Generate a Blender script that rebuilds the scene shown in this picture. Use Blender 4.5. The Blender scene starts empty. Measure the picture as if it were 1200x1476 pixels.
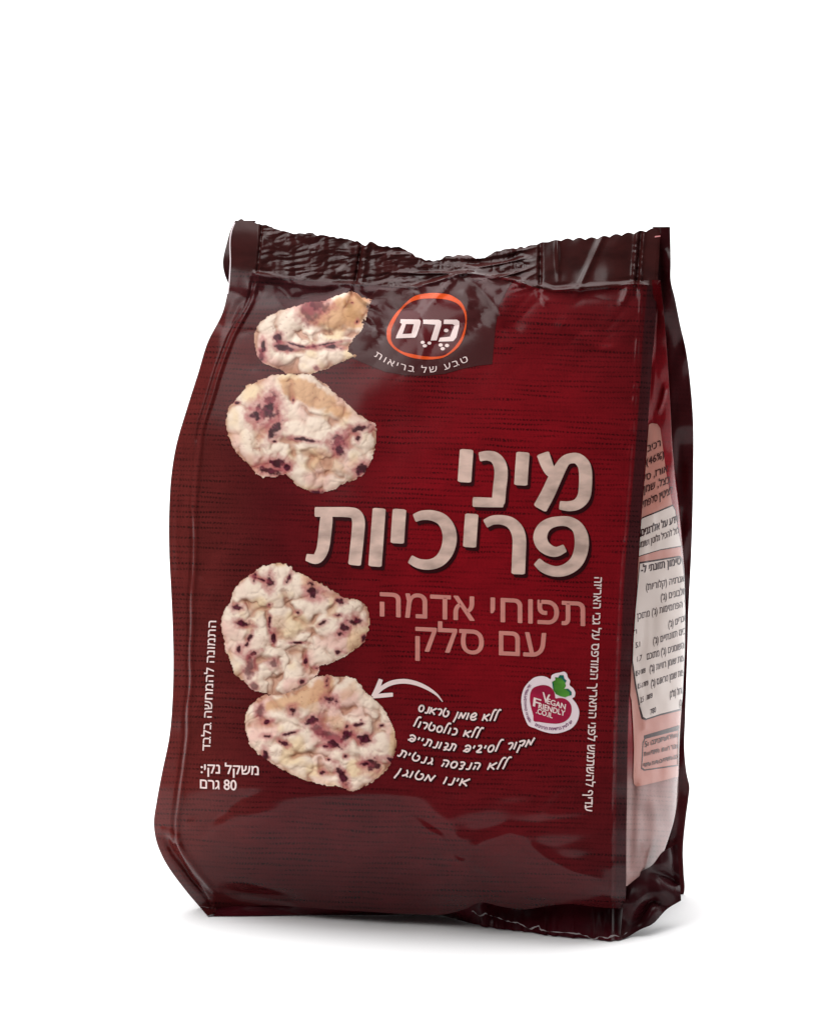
import bpy, bmesh, math, random
import numpy as np

S = bpy.context.scene
COL = S.collection
random.seed(7)

# ------------------------------------------------------------------ camera, world, lamps, exposure
AZ, PITCH, DIST, SCALE = math.radians(12.0), math.radians(11.0), 1.3, 0.00024
TARGET = np.array((-0.018, 0.052, 0.130))
CAM = TARGET + DIST * np.array((math.sin(AZ) * math.cos(PITCH), -math.cos(AZ) * math.cos(PITCH), math.sin(PITCH)))
FWD = (TARGET - CAM) / DIST
RGT = np.cross(FWD, (0, 0, 1)); RGT /= np.linalg.norm(RGT)
UPV = np.cross(RGT, FWD)
FPX = DIST / SCALE
cd = bpy.data.cameras.new("camera")
cam = bpy.data.objects.new("camera", cd); COL.objects.link(cam)
cd.sensor_fit = 'VERTICAL'; cd.sensor_height = 24.0; cd.lens = FPX / 1476 * 24.0
cd.clip_start = 0.05; cd.clip_end = 50
from mathutils import Matrix, Vector
cam.matrix_world = Matrix(((RGT[0], UPV[0], -FWD[0], CAM[0]), (RGT[1], UPV[1], -FWD[1], CAM[1]),
                           (RGT[2], UPV[2], -FWD[2], CAM[2]), (0, 0, 0, 1)))
S.camera = cam

w = bpy.data.worlds.new("World"); S.world = w; w.use_nodes = True
w.node_tree.nodes["Background"].inputs[0].default_value = (1, 0.98, 0.97, 1)
w.node_tree.nodes["Background"].inputs[1].default_value = 0.10


def area(name, loc, aim, sx, sy, power, col=(1, 1, 1), spread=180):
    l = bpy.data.lights.new(name, 'AREA'); l.shape = 'RECTANGLE'; l.size = sx; l.size_y = sy
    l.energy = power; l.color = col; l.spread = math.radians(spread)
    o = bpy.data.objects.new(name, l); COL.objects.link(o); o.location = loc
    o.rotation_euler = (Vector(aim) - Vector(loc)).to_track_quat('-Z', 'Y').to_euler()
    return o


area("overhead_softbox", (-0.12, 0.45, 1.30), (-0.05, 0.33, 0.0), 3.4, 1.7, 74)
area("side_softbox", (0.95, 0.05, 0.42), (0.05, 0.03, 0.13), 0.25, 0.7, 0.35)
area("front_softbox", (-0.95, -1.10, 1.40), (0.0, 0.0, 0.12), 1.3, 0.85, 13.5, (1, 0.97, 0.95))
S.view_settings.view_transform = 'Standard'; S.view_settings.look = 'None'
S.view_settings.exposure = 0; S.view_settings.gamma = 1
S.cycles.use_denoising = True
S.cycles.max_bounces = 6

# ------------------------------------------------------------------ helpers


def ray(px, py):
    px = np.asarray(px, float)[..., None]; py = np.asarray(py, float)[..., None]
    return FWD * FPX + RGT * (px - 600) - UPV * (py - 738)


def P(px, py, Y):
    d = ray(px, py); t = (np.asarray(Y, float) - CAM[1]) / d[..., 1]
    return CAM + d * t[..., None]


def ground_y(px, py, z=0.0):
    d = ray(px, py); t = (z - CAM[2]) / d[..., 2]
    return CAM[1] + d[..., 1] * t


def ipl(pts):
    a = np.array(sorted(pts), float)
    return lambda v: np.interp(v, a[:, 0], a[:, 1])


def smooth_ipl(pts):
    """Monotone-ish cubic (Catmull-Rom) through points sorted by abscissa."""
    a = np.array(sorted(pts), float); x, y = a[:, 0], a[:, 1]
    m = np.gradient(y, x)

    def f(v):
        v = np.clip(np.asarray(v, float), x[0], x[-1])
        i = np.clip(np.searchsorted(x, v, side='right') - 1, 0, len(x) - 2)
        h = x[i + 1] - x[i]; t = (v - x[i]) / h
        return ((2 * t**3 - 3 * t**2 + 1) * y[i] + (t**3 - 2 * t**2 + t) * h * m[i]
                + (-2 * t**3 + 3 * t**2) * y[i + 1] + (t**3 - t**2) * h * m[i + 1])
    return f


def sstep(a, b, x):
    t = np.clip((np.asarray(x, float) - a) / (b - a), 0, 1)
    return t * t * (3 - 2 * t)


def _h(ix, iy, s):
    n = (ix.astype(np.int64) * 374761393 + iy.astype(np.int64) * 668265263 + s * 1442695041) & 0x7fffffff
    n = ((n ^ (n >> 13)) * 1274126177) & 0x7fffffff
    return ((n ^ (n >> 16)) & 0xffff) / 65535.0


def vnoise(x, y, s=0):
    x = np.asarray(x, float); y = np.asarray(y, float)
    ix, iy = np.floor(x), np.floor(y); fx, fy = x - ix, y - iy
    fx = fx * fx * fx * (fx * (fx * 6 - 15) + 10); fy = fy * fy * fy * (fy * (fy * 6 - 15) + 10)
    return ((_h(ix, iy, s) * (1 - fx) + _h(ix + 1, iy, s) * fx) * (1 - fy)
            + (_h(ix, iy + 1, s) * (1 - fx) + _h(ix + 1, iy + 1, s) * fx) * fy) * 2 - 1


def fbm(x, y, s=0, o=3):
    r = 0; a = 1.0
    for k in range(o):
        r = r + a * vnoise(x * 2**k, y * 2**k, s + k * 17); a *= 0.5
    return r


def ridged(x, y, s=0, o=2):
    r = 0; a = 1.0
    for k in range(o):
        r = r + a * (1 - 2.0 * np.abs(vnoise(x * 2**k, y * 2**k, s + k * 31))); a *= 0.5
    return r


def pdist(px, py, pl):
    """Distance to a polyline and 0..1 position along it."""
    best = np.full(np.shape(px), 1e9); pos = np.zeros(np.shape(px)); n = len(pl) - 1
    for k in range(n):
        ax, ay = pl[k]; bx, by = pl[k + 1]; dx, dy = bx - ax, by - ay
        t = np.clip(((px - ax) * dx + (py - ay) * dy) / (dx * dx + dy * dy), 0, 1)
        d = np.hypot(px - ax - t * dx, py - ay - t * dy); m = d < best
        best = np.where(m, d, best); pos = np.where(m, (k + t) / n, pos)
    return best, pos


def inside(px, py, poly):
    r = np.zeros(np.shape(px), bool); n = len(poly); j = n - 1
    for i in range(n):
        xi, yi = poly[i]; xj, yj = poly[j]
        c = ((yi > py) != (yj > py)) & (px < (xj - xi) * (py - yi) / ((yj - yi) or 1e-9) + xi)
        r ^= c; j = i
    return r


def closed_spline(pts, n=6):
    a = np.array(pts, float); out = []
    N = len(a)
    for i in range(N):
        p0, p1, p2, p3 = a[i - 1], a[i], a[(i + 1) % N], a[(i + 2) % N]
        for k in range(n):
            t = k / n
            out.append(tuple(0.5 * (2 * p1 + (p2 - p0) * t + (2 * p0 - 5 * p1 + 4 * p2 - p3) * t * t
                                    + (3 * p1 - p0 - 3 * p2 + p3) * t**3)))
    return out


def open_spline(pts, n=6):
    a = np.array(pts, float); a = np.vstack((2 * a[0] - a[1], a, 2 * a[-1] - a[-2])); out = []
    for i in range(1, len(a) - 2):
        p0, p1, p2, p3 = a[i - 1], a[i], a[i + 1], a[i + 2]
        for k in range(n):
            t = k / n
            out.append(0.5 * (2 * p1 + (p2 - p0) * t + (2 * p0 - 5 * p1 + 4 * p2 - p3) * t * t
                              + (3 * p1 - p0 - 3 * p2 + p3) * t**3))
    out.append(a[-2])
    return np.array(out)


def Z(ox, oy, s, pts):
    """Coordinates read off an enlarged crop -> photo pixels."""
    return [(ox + p[0] / s, oy + p[1] / s) + tuple(p[2:]) for p in pts]


def lin(c):
    return tuple((x / 255 / 12.92 if x <= 10 else ((x / 255 + .055) / 1.055)**2.4) for x in c)


# ------------------------------------------------------------------ materials


def new_mat(name):
    m = bpy.data.materials.new(name); m.use_nodes = True
    return m, m.node_tree, m.node_tree.nodes["Principled BSDF"]


def node(nt, t, **kw):
    n = nt.nodes.new(t)
    for k, v in kw.items():
        setattr(n, k, v)
    return n


def film_bump(nt, bsdf, strength=0.05):
    tc = node(nt, 'ShaderNodeTexCoord'); nz = node(nt, 'ShaderNodeTexNoise'); b = node(nt, 'ShaderNodeBump')
    nz.inputs['Scale'].default_value = 260; nz.inputs['Detail'].default_value = 3
    b.inputs['Strength'].default_value = strength; b.inputs['Distance'].default_value = 0.0004
    nt.links.new(tc.outputs['Object'], nz.inputs['Vector']); nt.links.new(nz.outputs['Fac'], b.inputs['Height'])
    nt.links.new(b.outputs['Normal'], bsdf.inputs['Normal'])


def film_mat(name, col, rough=0.17, var=0.0, spec=0.24, bump=0.05):
    """Glossy printed film of one ink colour, optionally with blotchy ink."""
    m, nt, b = new_mat(name)
    b.inputs['Roughness'].default_value = rough; b.inputs['Specular IOR Level'].default_value = spec
    b.inputs['Base Color'].default_value = (*col, 1)
    if var:
        uv = node(nt, 'ShaderNodeUVMap', uv_map='print'); mp = node(nt, 'ShaderNodeMapping')
        mp.inputs['Scale'].default_value = (2.6, 5.0, 1)
        nz = node(nt, 'ShaderNodeTexNoise'); nz.inputs['Scale'].default_value = 1; nz.inputs['Detail'].default_value = 5
        rp = node(nt, 'ShaderNodeValToRGB')
        rp.color_ramp.elements[0].position = .32; rp.color_ramp.elements[1].position = .62
        rp.color_ramp.elements[0].color = (*[c * (1 - var) for c in col], 1); rp.color_ramp.elements[1].color = (*col, 1)
        nt.links.new(uv.outputs[0], mp.inputs[0]); nt.links.new(mp.outputs[0], nz.inputs['Vector'])
        nt.links.new(nz.outputs['Fac'], rp.inputs[0]); nt.links.new(rp.outputs[0], b.inputs['Base Color'])
    film_bump(nt, b, bump)
    return m


def fabric_mat(name, rough=0.17, dark=0.30, attr=True, col=(.1, .01, .015), amount=1.0):
    """Printed film: ink colour (attribute 'ink') under a print of dark woven threads."""
    m, nt, b = new_mat(name); L = nt.links.new
    b.inputs['Roughness'].default_value = rough; b.inputs['Specular IOR Level'].default_value = .15
    uv = node(nt, 'ShaderNodeUVMap', uv_map='print')

    def noise(sx, sy, det=2, shear=0.0, dist=0.0):
        mp = node(nt, 'ShaderNodeMapping'); mp.inputs['Scale'].default_value = (sx, sy, 1)
        mp.inputs['Rotation'].default_value = (0, 0, shear)
        n = node(nt, 'ShaderNodeTexNoise'); n.inputs['Scale'].default_value = 1; n.inputs['Detail'].default_value = det
        n.inputs['Distortion'].default_value = dist
        L(uv.outputs[0], mp.inputs[0]); L(mp.outputs[0], n.inputs['Vector'])
        return n.outputs['Fac']

    def ramp(src, a, c):
        r = node(nt, 'ShaderNodeMapRange'); r.inputs[1].default_value = a; r.inputs[2].default_value = c; r.interpolation_type = 'SMOOTHSTEP'
        L(src, r.inputs[0]); return r.outputs[0]

    def mth(op, a, c):
        r = node(nt, 'ShaderNodeMath', operation=op)
        for i, q in enumerate((a, c)):
            if isinstance(q, (int, float)): r.inputs[i].default_value = q
            else: L(q, r.inputs[i])
        return r.outputs[0]
    # UV is in units of 100 photo pixels
    sep = node(nt, 'ShaderNodeSeparateXYZ'); L(uv.outputs[0], sep.inputs[0])
    wob = mth('MULTIPLY', mth('SUBTRACT', noise(.8, 3.0, 2), .5), .12)
    ph = mth('ADD', mth('SUBTRACT', sep.outputs[1], mth('MULTIPLY', sep.outputs[0], .035)), wob)
    line = ramp(mth('SINE', mth('MULTIPLY', ph, 6.2832 * 13.5), 0), -.35, .9)   # weft threads, about 7 px apart
    run = ramp(noise(1.5, 13, 2, -.03), .31, .58)            # each thread shows in runs
    bph = mth('ADD', mth('MULTIPLY', sep.outputs[0], 21.0), mth('MULTIPLY', noise(6, 14, 2), 3.2))
    bead = ramp(mth('SINE', mth('MULTIPLY', bph, 6.2832), 0), -.75, .45)   # beads where the weave crosses
    patch = ramp(noise(.9, 2.0, 2), .30, .62)                # stronger and weaker areas of the sheet
    fine = ramp(noise(36, 36, 2), .45, .75)                  # grain
    weave = ramp(noise(44, 6, 1), .5, .75)
    f = mth('MULTIPLY', mth('MULTIPLY', line, run), mth('ADD', mth('MULTIPLY', bead, .82), .18))
    f = mth('MULTIPLY', f, mth('ADD', mth('MULTIPLY', patch, .62), .38))
    f = mth('MULTIPLY', f, 1.0 * amount)
    f = mth('MAXIMUM', f, mth('MULTIPLY', fine, .32 * amount))
    f = mth('MAXIMUM', f, mth('MULTIPLY', weave, .26 * amount))
    mx = node(nt, 'ShaderNodeMix', data_type='RGBA')
    if attr:
        at = node(nt, 'ShaderNodeVertexColor', layer_name='ink'); src = at.outputs['Color']
    else:
        rgb = node(nt, 'ShaderNodeRGB'); rgb.outputs[0].default_value = (*col, 1); src = rgb.outputs[0]
    dk = node(nt, 'ShaderNodeMix', data_type='RGBA'); dk.blend_type = 'MULTIPLY'; dk.inputs[0].default_value = 1
    L(src, dk.inputs[6]); dk.inputs[7].default_value = (dark * .72, dark * 1.5, dark * 1.4, 1)
    L(f, mx.inputs[0]); L(src, mx.inputs[6]); L(dk.outputs[2], mx.inputs[7])
    L(mx.outputs[2], b.inputs['Base Color'])
    film_bump(nt, b)
    return m


M = {}
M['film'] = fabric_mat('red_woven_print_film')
M['film_fin'] = fabric_mat('maroon_fin_film', attr=True, amount=.35)
M['seal'] = film_mat('dark_brown_seal_film', lin((62, 25, 24)), .2, .35, .27, .08)
M['tab'] = film_mat('brown_tab_ink', lin((66, 28, 29)), .2)
M['dark'] = film_mat('dark_maroon_film', lin((46, 13, 17)), .25, .3, .12)
M['flange'] = film_mat('maroon_flange_film', lin((62, 13, 21)), .25, .3, .14)
M['fin_dark'] = film_mat('dark_brown_fin_ink', lin((60, 27, 29)), .2, .2)
M['white'] = film_mat('white_ink', lin((238, 214, 210)), .22)
M['title'] = film_mat('cream_blotchy_ink', lin((224, 192, 178)), .22, .42)
M['title_dark'] = film_mat('dark_offset_ink', lin((48, 10, 15)), .22)
M['rose'] = film_mat('rose_ink', lin((210, 136, 126)), .22, .15)
M['orange'] = film_mat('orange_ink', lin((226, 84, 34)), .2, .15)
M['disc'] = film_mat('maroon_disc_ink', lin((86, 26, 30)), .16)
M['hand_dark'] = film_mat('dark_outline_ink', lin((46, 8, 13)), .22)
M['badge'] = film_mat('badge_white_ink', lin((236, 218, 222)), .22)
M['beet'] = film_mat('beet_ink', lin((166, 32, 66)), .22, .25)
M['leaf'] = film_mat('leaf_green_ink', lin((86, 150, 58)), .22, .5)
M['leaf_dark'] = film_mat('leaf_dark_ink', lin((30, 98, 86)), .22)
M['pink'] = film_mat('pink_label_ink', lin((178, 120, 108)), .2)
M['paper'] = film_mat('pale_table_ink', lin((196, 180, 172)), .2)
M['brown_text'] = film_mat('dark_brown_ink', lin((52, 22, 24)), .25)
M['violet_text'] = film_mat('violet_ink', lin((112, 24, 92)), .25)
M['raw'] = film_mat('raw_film_edge', (.22, .19, .19), .25)
M['thread'] = film_mat('pale_pink_line_ink', lin((230, 150, 150)), .22)


def cake_mat():
    m, nt, b = new_mat('printed_cake_ink')
    at = node(nt, 'ShaderNodeVertexColor', layer_name='ink')
    nt.links.new(at.outputs['Color'], b.inputs['Base Color']); b.inputs['Roughness'].default_value = .22; b.inputs['Specular IOR Level'].default_value = .15
    film_bump(nt, b)
    return m


M['cake'] = cake_mat()
m, nt, b = new_mat('white_sweep_paper'); b.inputs['Base Color'].default_value = (.86, .86, .865, 1); b.inputs['Roughness'].default_value = .75
b.inputs['Specular IOR Level'].default_value = .2
tc = node(nt, 'ShaderNodeTexCoord'); nz = node(nt, 'ShaderNodeTexNoise'); nz.inputs['Scale'].default_value = 400
bp = node(nt, 'ShaderNodeBump'); bp.inputs['Strength'].default_value = .03; bp.inputs['Distance'].default_value = .0005
nt.links.new(tc.outputs['Object'], nz.inputs['Vector']); nt.links.new(nz.outputs['Fac'], bp.inputs['Height']); nt.links.new(bp.outputs['Normal'], b.inputs['Normal'])
M['sweep'] = m

# ------------------------------------------------------------------ the setting: white paper sweep
prof = [(-0.17, 0)] + [(y, 0) for y in (0, .3, .6, .9)]
for k in range(1, 17):
    a = k / 16 * math.pi / 2; prof.append((.9 + .6 * math.sin(a), .6 - .6 * math.cos(a)))
prof.append((1.5, 1.9))
bm = bmesh.new()
rows = [[bm.verts.new((x, y, z)) for (y, z) in prof] for x in (-1.8, 1.8)]
for i in range(len(prof) - 1):
    bm.faces.new((rows[0][i], rows[1][i], rows[1][i + 1], rows[0][i + 1])).smooth = True
me = bpy.data.meshes.new('backdrop'); bm.to_mesh(me); bm.free(); me.materials.append(M['sweep'])
o = bpy.data.objects.new('backdrop', me); COL.objects.link(o); o['kind'] = 'structure'

# ------------------------------------------------------------------ outline curves of the bag, read off the photo
silL = smooth_ipl([(318, 339), (330, 334), (384, 331), (420, 328), (450, 321), (492, 300), (540, 285), (584, 271), (647, 253), (686, 247),
                   (735, 244), (796, 244), (857, 247), (904, 249), (953, 250), (1002, 249), (1063, 244), (1112, 234), (1155, 226), (1185, 222),
                   (1200, 223), (1214, 226), (1240, 237), (1280, 265), (1320, 299)])
creaseL = smooth_ipl([(318, 373), (399, 365), (426, 360), (468, 339), (555, 306), (637, 284), (698, 278), (772, 277), (832, 275), (900, 272),
                      (953, 271), (1050, 266), (1136, 257), (1200, 252), (1218, 254), (1257, 271), (1296, 299), (1330, 312)])
silR = smooth_ipl([(325, 951), (375, 949), (417, 946), (465, 944), (522, 939), (570, 936), (680, 928), (780, 920), (860, 915), (947, 909),
                   (1060, 904), (1140, 903), (1200, 902), (1297, 901), (1330, 899)])
creaseR = smooth_ipl([(325, 925), (411, 925), (470, 920), (580, 913), (680, 905), (760, 898), (812, 893), (940, 887), (1007, 884), (1100, 881), (1273, 880), (1330, 879)])
top_raw = smooth_ipl([(338, 318), (348, 317), (357, 318), (370, 322), (384, 325), (399, 330), (420, 335), (450, 337), (480, 342), (514, 348), (524, 354),
                      (532, 349), (546, 354), (579, 358), (600, 369), (624, 376), (645, 370), (672, 368), (688, 372), (697, 373), (708, 365), (748, 357),
                      (776, 351), (805, 346), (830, 344), (855, 343), (884, 339), (915, 335), (944, 330), (955, 329)])


def topcurve(x):
    tooth = np.abs(((x - 3) / 17.5) % 1 - .5) * 2
    a = 1.2 + 2.3 * sstep(775, 830, x)
    return top_raw(x) + (tooth**1.6 - .4) * a + 1.3 * vnoise(x / 6, x * 0, 5) * (1 - sstep(760, 810, x))


sealbot = smooth_ipl([(328, 390), (360, 393), (399, 399), (450, 405), (504, 409), (540, 411), (590, 414), (625, 406), (668, 394), (705, 398), (735, 402),
                      (776, 416), (830, 416), (880, 413), (912, 409), (949, 413)])
botcurve = smooth_ipl([(299, 1320), (340, 1309), (380, 1305), (428, 1307), (480, 1311), (530, 1314), (600, 1318), (640, 1318), (669, 1311), (693, 1301), (720, 1306),
                       (750, 1311), (790, 1306), (822, 1303), (850, 1306), (879, 1309), (902, 1309)])
# the bag's lower rim on the table
outline_bot = smooth_ipl([(299, 1320), (340, 1320), (428, 1319), (540, 1319), (642, 1321), (690, 1334), (750, 1342), (810, 1350), (850, 1353), (894, 1354), (903, 1351)])
gyl, gyr = float(ground_y(299, 1320)), float(ground_y(894, 1354))
KSL = (gyr - gyl) / 595.0


def yline(px):
    return gyl + KSL * (np.asarray(px, float) - 299)


base_prof = smooth_ipl([(310, .046), (330, .044), (400, .0385), (440, .034), (520, .0265), (620, .0180), (720, .0110), (820, .0055), (920, .0010), (1020, -.0030),
                        (1100, -.0058), (1150, -.0068), (1200, -.0062), (1240, -.0040), (1280, -.0002), (1310, .0040), (1360, .010)])
belly = smooth_ipl([(310, 0), (400, .001), (470, .004), (600, .0075), (800, .0100), (1000, .0110), (1150, .0115), (1230, .0100), (1310, .0070), (1360, .005)])

low_right = smooth_ipl([(220, 0), (540, 0), (600, .12), (645, .55), (668, .72), (700, .55), (745, .6), (800, .8), (850, 1), (905, 1)])
prof_right = smooth_ipl([(310, .046), (330, .044), (400, .0385), (440, .034), (520, .0265), (620, .0180), (720, .0112), (820, .0062), (920, .0020), (1020, -.0018), (1100, -.0048), (1180, -.0078),
                         (1230, -.0093), (1262, -.0096), (1285, -.0076), (1310, -.001), (1360, .009)])

RIDGES = [
    ([(284, 637), (279, 698), (278, 772)], .8, 2.2),
    ([(262, 640), (256, 700), (254, 780), (257, 850)], .5, 5),
    ([(300, 1210), (360, 1225), (450, 1222), (540, 1232)], .7, 16),
    ([(330, 1262), (420, 1270), (520, 1272)], .7, 13),
    ([(400, 1190), (470, 1182), (560, 1190)], -.5, 14),
    # (polyline, height mm, width px, fade)   negative = valley
    ([(300, 1160), (262, 1182), (258, 1205), (290, 1206), (310, 1180), (345, 1150), (420, 1133)], -.45, 9),
    ([(345, 1180), (420, 1145), (520, 1138), (600, 1150), (640, 1185), (662, 1232)], .7, 20),
    ([(585, 1160), (640, 1200), (664, 1234), (678, 1236)], -.6, 7),
    ([(672, 1234), (700, 1215), (735, 1200), (770, 1205)], .8, 12),
    ([(735, 1200), (790, 1240), (850, 1268), (888, 1276)], .7, 10),
    ([(670, 1238), (710, 1258), (745, 1290)], -.6, 8),
    ([(560, 1268), (620, 1250), (668, 1240)], .5, 10),
    ([(238, 1205), (252, 1230), (275, 1262), (303, 1292)], -2.6, 6),
    ([(250, 1208), (266, 1232), (288, 1264), (312, 1290)], 1.2, 5),
    ([(225, 1195), (245, 1202), (262, 1212)], .7, 6),
    ([(330, 1283), (380, 1290), (440, 1300)], -2.2, 9),
    ([(775, 1170), (800, 1135), (830, 1120), (862, 1118)], .35, 10),
    ([(268, 1040), (290, 1012), (330, 1002), (372, 1010)], .55, 9),
    ([(274, 1110), (274, 1060), (285, 1030)], .35, 6),
    ([(300, 870), (290, 830), (302, 800), (330, 780)], -.4, 12),
    ([(284, 830), (296, 850), (310, 862)], .4, 6),
    ([(505, 408), (512, 420), (525, 434), (546, 446)], 1.0, 3.5),
    ([(506, 408), (500, 424), (502, 444)], .8, 5),
    ([(508, 412), (532, 420), (560, 419), (590, 414)], .8, 5),
    ([(399, 408), (418, 432), (442, 428), (470, 424), (500, 412)], -.9, 8),
    ([(362, 400), (372, 420), (345, 440), (322, 500)], -.7, 7),
    ([(362, 398), (395, 404), (450, 412), (500, 411)], .7, 4),
    ([(520, 445), (535, 460), (548, 480)], .6, 6),
    ([(515, 460), (536, 470), (560, 473)], -.5, 6),
    ([(668, 396), (650, 408), (632, 424), (620, 440)], .5, 5),
    ([(668, 394), (690, 410), (715, 440), (730, 470)], .9, 9),
    ([(668, 396), (672, 420), (680, 445)], .5, 9),
    ([(640, 418), (650, 402), (668, 394), (700, 400)], .8, 6),
    ([(740, 402), (800, 418), (870, 411), (908, 405)], .9, 4),
    ([(776, 418), (780, 428), (790, 440)], .5, 5),
    ([(800, 460), (830, 480), (865, 498)], .5, 12),
    ([(815, 440), (840, 424), (880, 420), (904, 412)], -.3, 11),
    ([(905, 412), (902, 425), (896, 440)], .7, 5),
    ([(852, 498), (870, 503), (890, 500)], .35, 5),
    ([(555, 437), (575, 448), (598, 446), (612, 430)], -.5, 8),
    ([(676, 440), (690, 452), (700, 470)], -.4, 8),
    ([(610, 478), (612, 500), (608, 520)], .25, 5),
]


def Yf(px, py):
    px = np.asarray(px, float); py = np.asarray(py, float)
    cl = creaseL(py) + 1.3 * vnoise(py / 41, py * 0, 15); cr = creaseR(py) + .9 * vnoise(py / 33, py * 0, 16)
    s = (px - (cl + cr) / 2) / ((cr - cl) / 2)
    kr = low_right(px)
    y = yline(px) + base_prof(py) * (1 - kr) + prof_right(py) * kr
    y = y - belly(py) * np.clip(1 - np.abs(s)**2.4, -.25, 1) + belly(py) * .35
    body = sstep(395, 430, py - (sealbot(px) - 405))
    # fins at the two front corners: a thin flange beyond a pressed crease
    dl = np.clip(cl - px, 0, None)
    y = y + body * (dl * .00024 * .30 + .0009 * (np.exp(-((px - cl) / 2.2)**2)))
    y = y - body * .0008 * np.exp(-((px - cl - 5) / 3.5)**2)
    dr = np.clip(px - cr, 0, None)
    y = y + body * (dr * .00024 * .42) - body * .0005 * np.exp(-((px - cr) / 2.2)**2) * (.6 + .4 * vnoise(py / 9, py * 0, 3))
    y = y - body * .00025 * np.exp(-((px - cr - 13) / 7)**2) * sstep(420, 470, py) * (1 - sstep(560, 700, py))
    # loose film: broad, shallow dents
    edge = np.clip((1 - np.abs(s)) * 6, 0, 1)
    y = y + body * edge * (.0011 * fbm(px / 170 + 3.1, py / 210, 11, 2) + .00004 * fbm(px / 60, py / 40, 12, 2))
    low = sstep(1120, 1180, py)
    y = y + low * edge * (.0008 * fbm(px / 150, py / 46 + px / 420, 14, 2))
    up = (1 - sstep(470, 560, py)) * body
    y = y + up * (.0004 * ridged(px / 80 + py / 90, py / 95 - px / 200, 21, 2))
    for pl, a, wd in RIDGES:
        x0 = min(q[0] for q in pl) - 4 * wd; x1 = max(q[0] for q in pl) + 4 * wd
        y0 = min(q[1] for q in pl) - 4 * wd; y1 = max(q[1] for q in pl) + 4 * wd
        m = (px > x0) & (px < x1) & (py > y0) & (py < y1)
        if not np.any(m): continue
        d, t = pdist(px[m], py[m], pl)
        y = y.copy(); y[m] -= a * .001 * np.exp(-(d / wd)**2) * np.clip(4 * t + .25, 0, 1) * np.clip(4 * (1 - t) + .25, 0, 1)
    # pressed, crumpled seal along the top
    seal = 1 - body
    top = top_raw(np.clip(px, 339, 955)); v = np.clip((py - top) / np.maximum(sealbot(px) - top, 4), 0, 1)
    crum = sstep(530, 610, px) * (1 - sstep(745, 780, px))          # crushed centre
    y = y + seal * crum * (.0035 * (1 - v))
    arch = py + .0016 * (px - 668)**2 * sstep(600, 668, px) + .0011 * (px - 668)**2 * (px > 668) * .2
    y = y + seal * crum * (-.0009 * ridged(px / 80, arch / 9.5, 31, 1) + .00034 * ridged(px / 17, py / 12, 33, 2))
    left = (1 - sstep(560, 600, px)) * sstep(372, 380, px)
    y = y + seal * left * (.00020 * ridged(px / 26 + py / 70, py / 8.5 + px / 55 + .5 * vnoise(px / 30, py / 20, 44), 35, 2) + .00022 * ridged(px / 34, py / 26, 45, 1) + .0003 * vnoise(px / 9.5, py / 60, 36))
    rgt = sstep(770, 785, px) * (1 - sstep(915, 930, px))
    y = y + seal * rgt * (.0003 * fbm(px / 40, py / 40, 38, 2) - .0009 * np.exp(-((px - 803 - (py - 346) * .02) / 3)**2) * np.exp(-((py - 365) / 24)**2)
                          - .0006 * np.exp(-((px - 866 + (py - 345) * .45) / 5)**2))
    for xx, a, wd in ((373, -.9, 2.0), (518, -1.3, 2.6), (527, .9, 4), (778, -1.3, 2.6), (915, .9, 3.0), (925, .7, 2.2), (920, -.8, 2.5), (949, -.5, 2)):
        y = y - seal * a * .001 * np.exp(-((px - xx + (py - 370) * (.08 if xx > 800 else .10 if xx < 400 else .16 if xx < 600 else 0)) / wd)**2) * (.75 + .25 * vnoise(py / 4, py * 0 + xx, 9))
    ends = sstep(362, 372, px) * (1 - sstep(940, 948, px))
    y = y + seal * np.clip(372 - px, 0, None) * .00024 * .35
    y = y - seal * ends * .0010 * np.clip(.45 + .9 * vnoise(px / 34, py * 0, 47), .05, 1.2) * np.exp(-((py - sealbot(px) - 1) / 3)**2)
    y = y + seal * ends * .0006 * np.clip(.5 + .9 * vnoise(px / 27, py * 0, 48), .05, 1.2) * np.exp(-((py - sealbot(px) + 5) / 4)**2)
    return np.minimum(y, ground_y(px, py, .0006))               # nothing sinks into the table


def front(px, py):
    return P(px, py, Yf(px, py))


# side panel (right), seen obliquely
sideR = smooth_ipl([(405, 951), (440, 955), (530, 962), (600, 966), (640, 968), (680, 972), (740, 979), (800, 984), (835, 986), (890, 986), (938, 985.5), (1007, 982),
                    (1053, 979), (1130, 977), (1180, 974), (1228, 967), (1280, 955)])
backY = smooth_ipl([(320, .0475), (404, .043), (450, .049), (520, .054), (620, .058), (800, .062), (1000, .062), (1200, .058), (1300, .052)])


_ty = np.arange(380.0, 1345.0, 1.0)
_fin_y = Yf(silR(_ty), _ty)


def Ys(px, py):
    px = np.asarray(px, float); py = np.asarray(py, float)
    xl, xr = silR(py), sideR(py); t = np.clip((px - xl) / np.maximum(xr - xl, 3), 0, 1)
    y0 = np.interp(py, _ty, _fin_y) + .0022; y1 = yline(xl) + backY(py) - .010
    conv = .58 * t + .42 * (1 - np.sqrt(1 - np.minimum(t, .998)**2))
    conc = .62 + .38 * t
    k = sstep(590, 800, py)
    y = y0 + (y1 - y0) * (conv * k + conc * (1 - k))
    y = y + .0011 * fbm(px / 26, py / 60, 41, 2) * np.clip(t * 5, 0, 1)
    for pl, a, wd in SIDE_RIDGES:
        d, q = pdist(px, py, pl); y = y - a * .001 * np.exp(-(d / wd)**2)
    return y


SIDE_RIDGES = [([(909, 950), (916, 985), (924, 1020), (927, 1050)], .9, 5), 
               ([(958, 560), (955, 575), (950, 590)], 1.0, 3), ([(940, 1160), (945, 1200), (930, 1250)], 1.2, 8), ([(912, 1130), (910, 1200), (906, 1250)], -1.2, 6)]


def side(px, py):
    return P(px, py, Ys(px, py))


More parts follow.
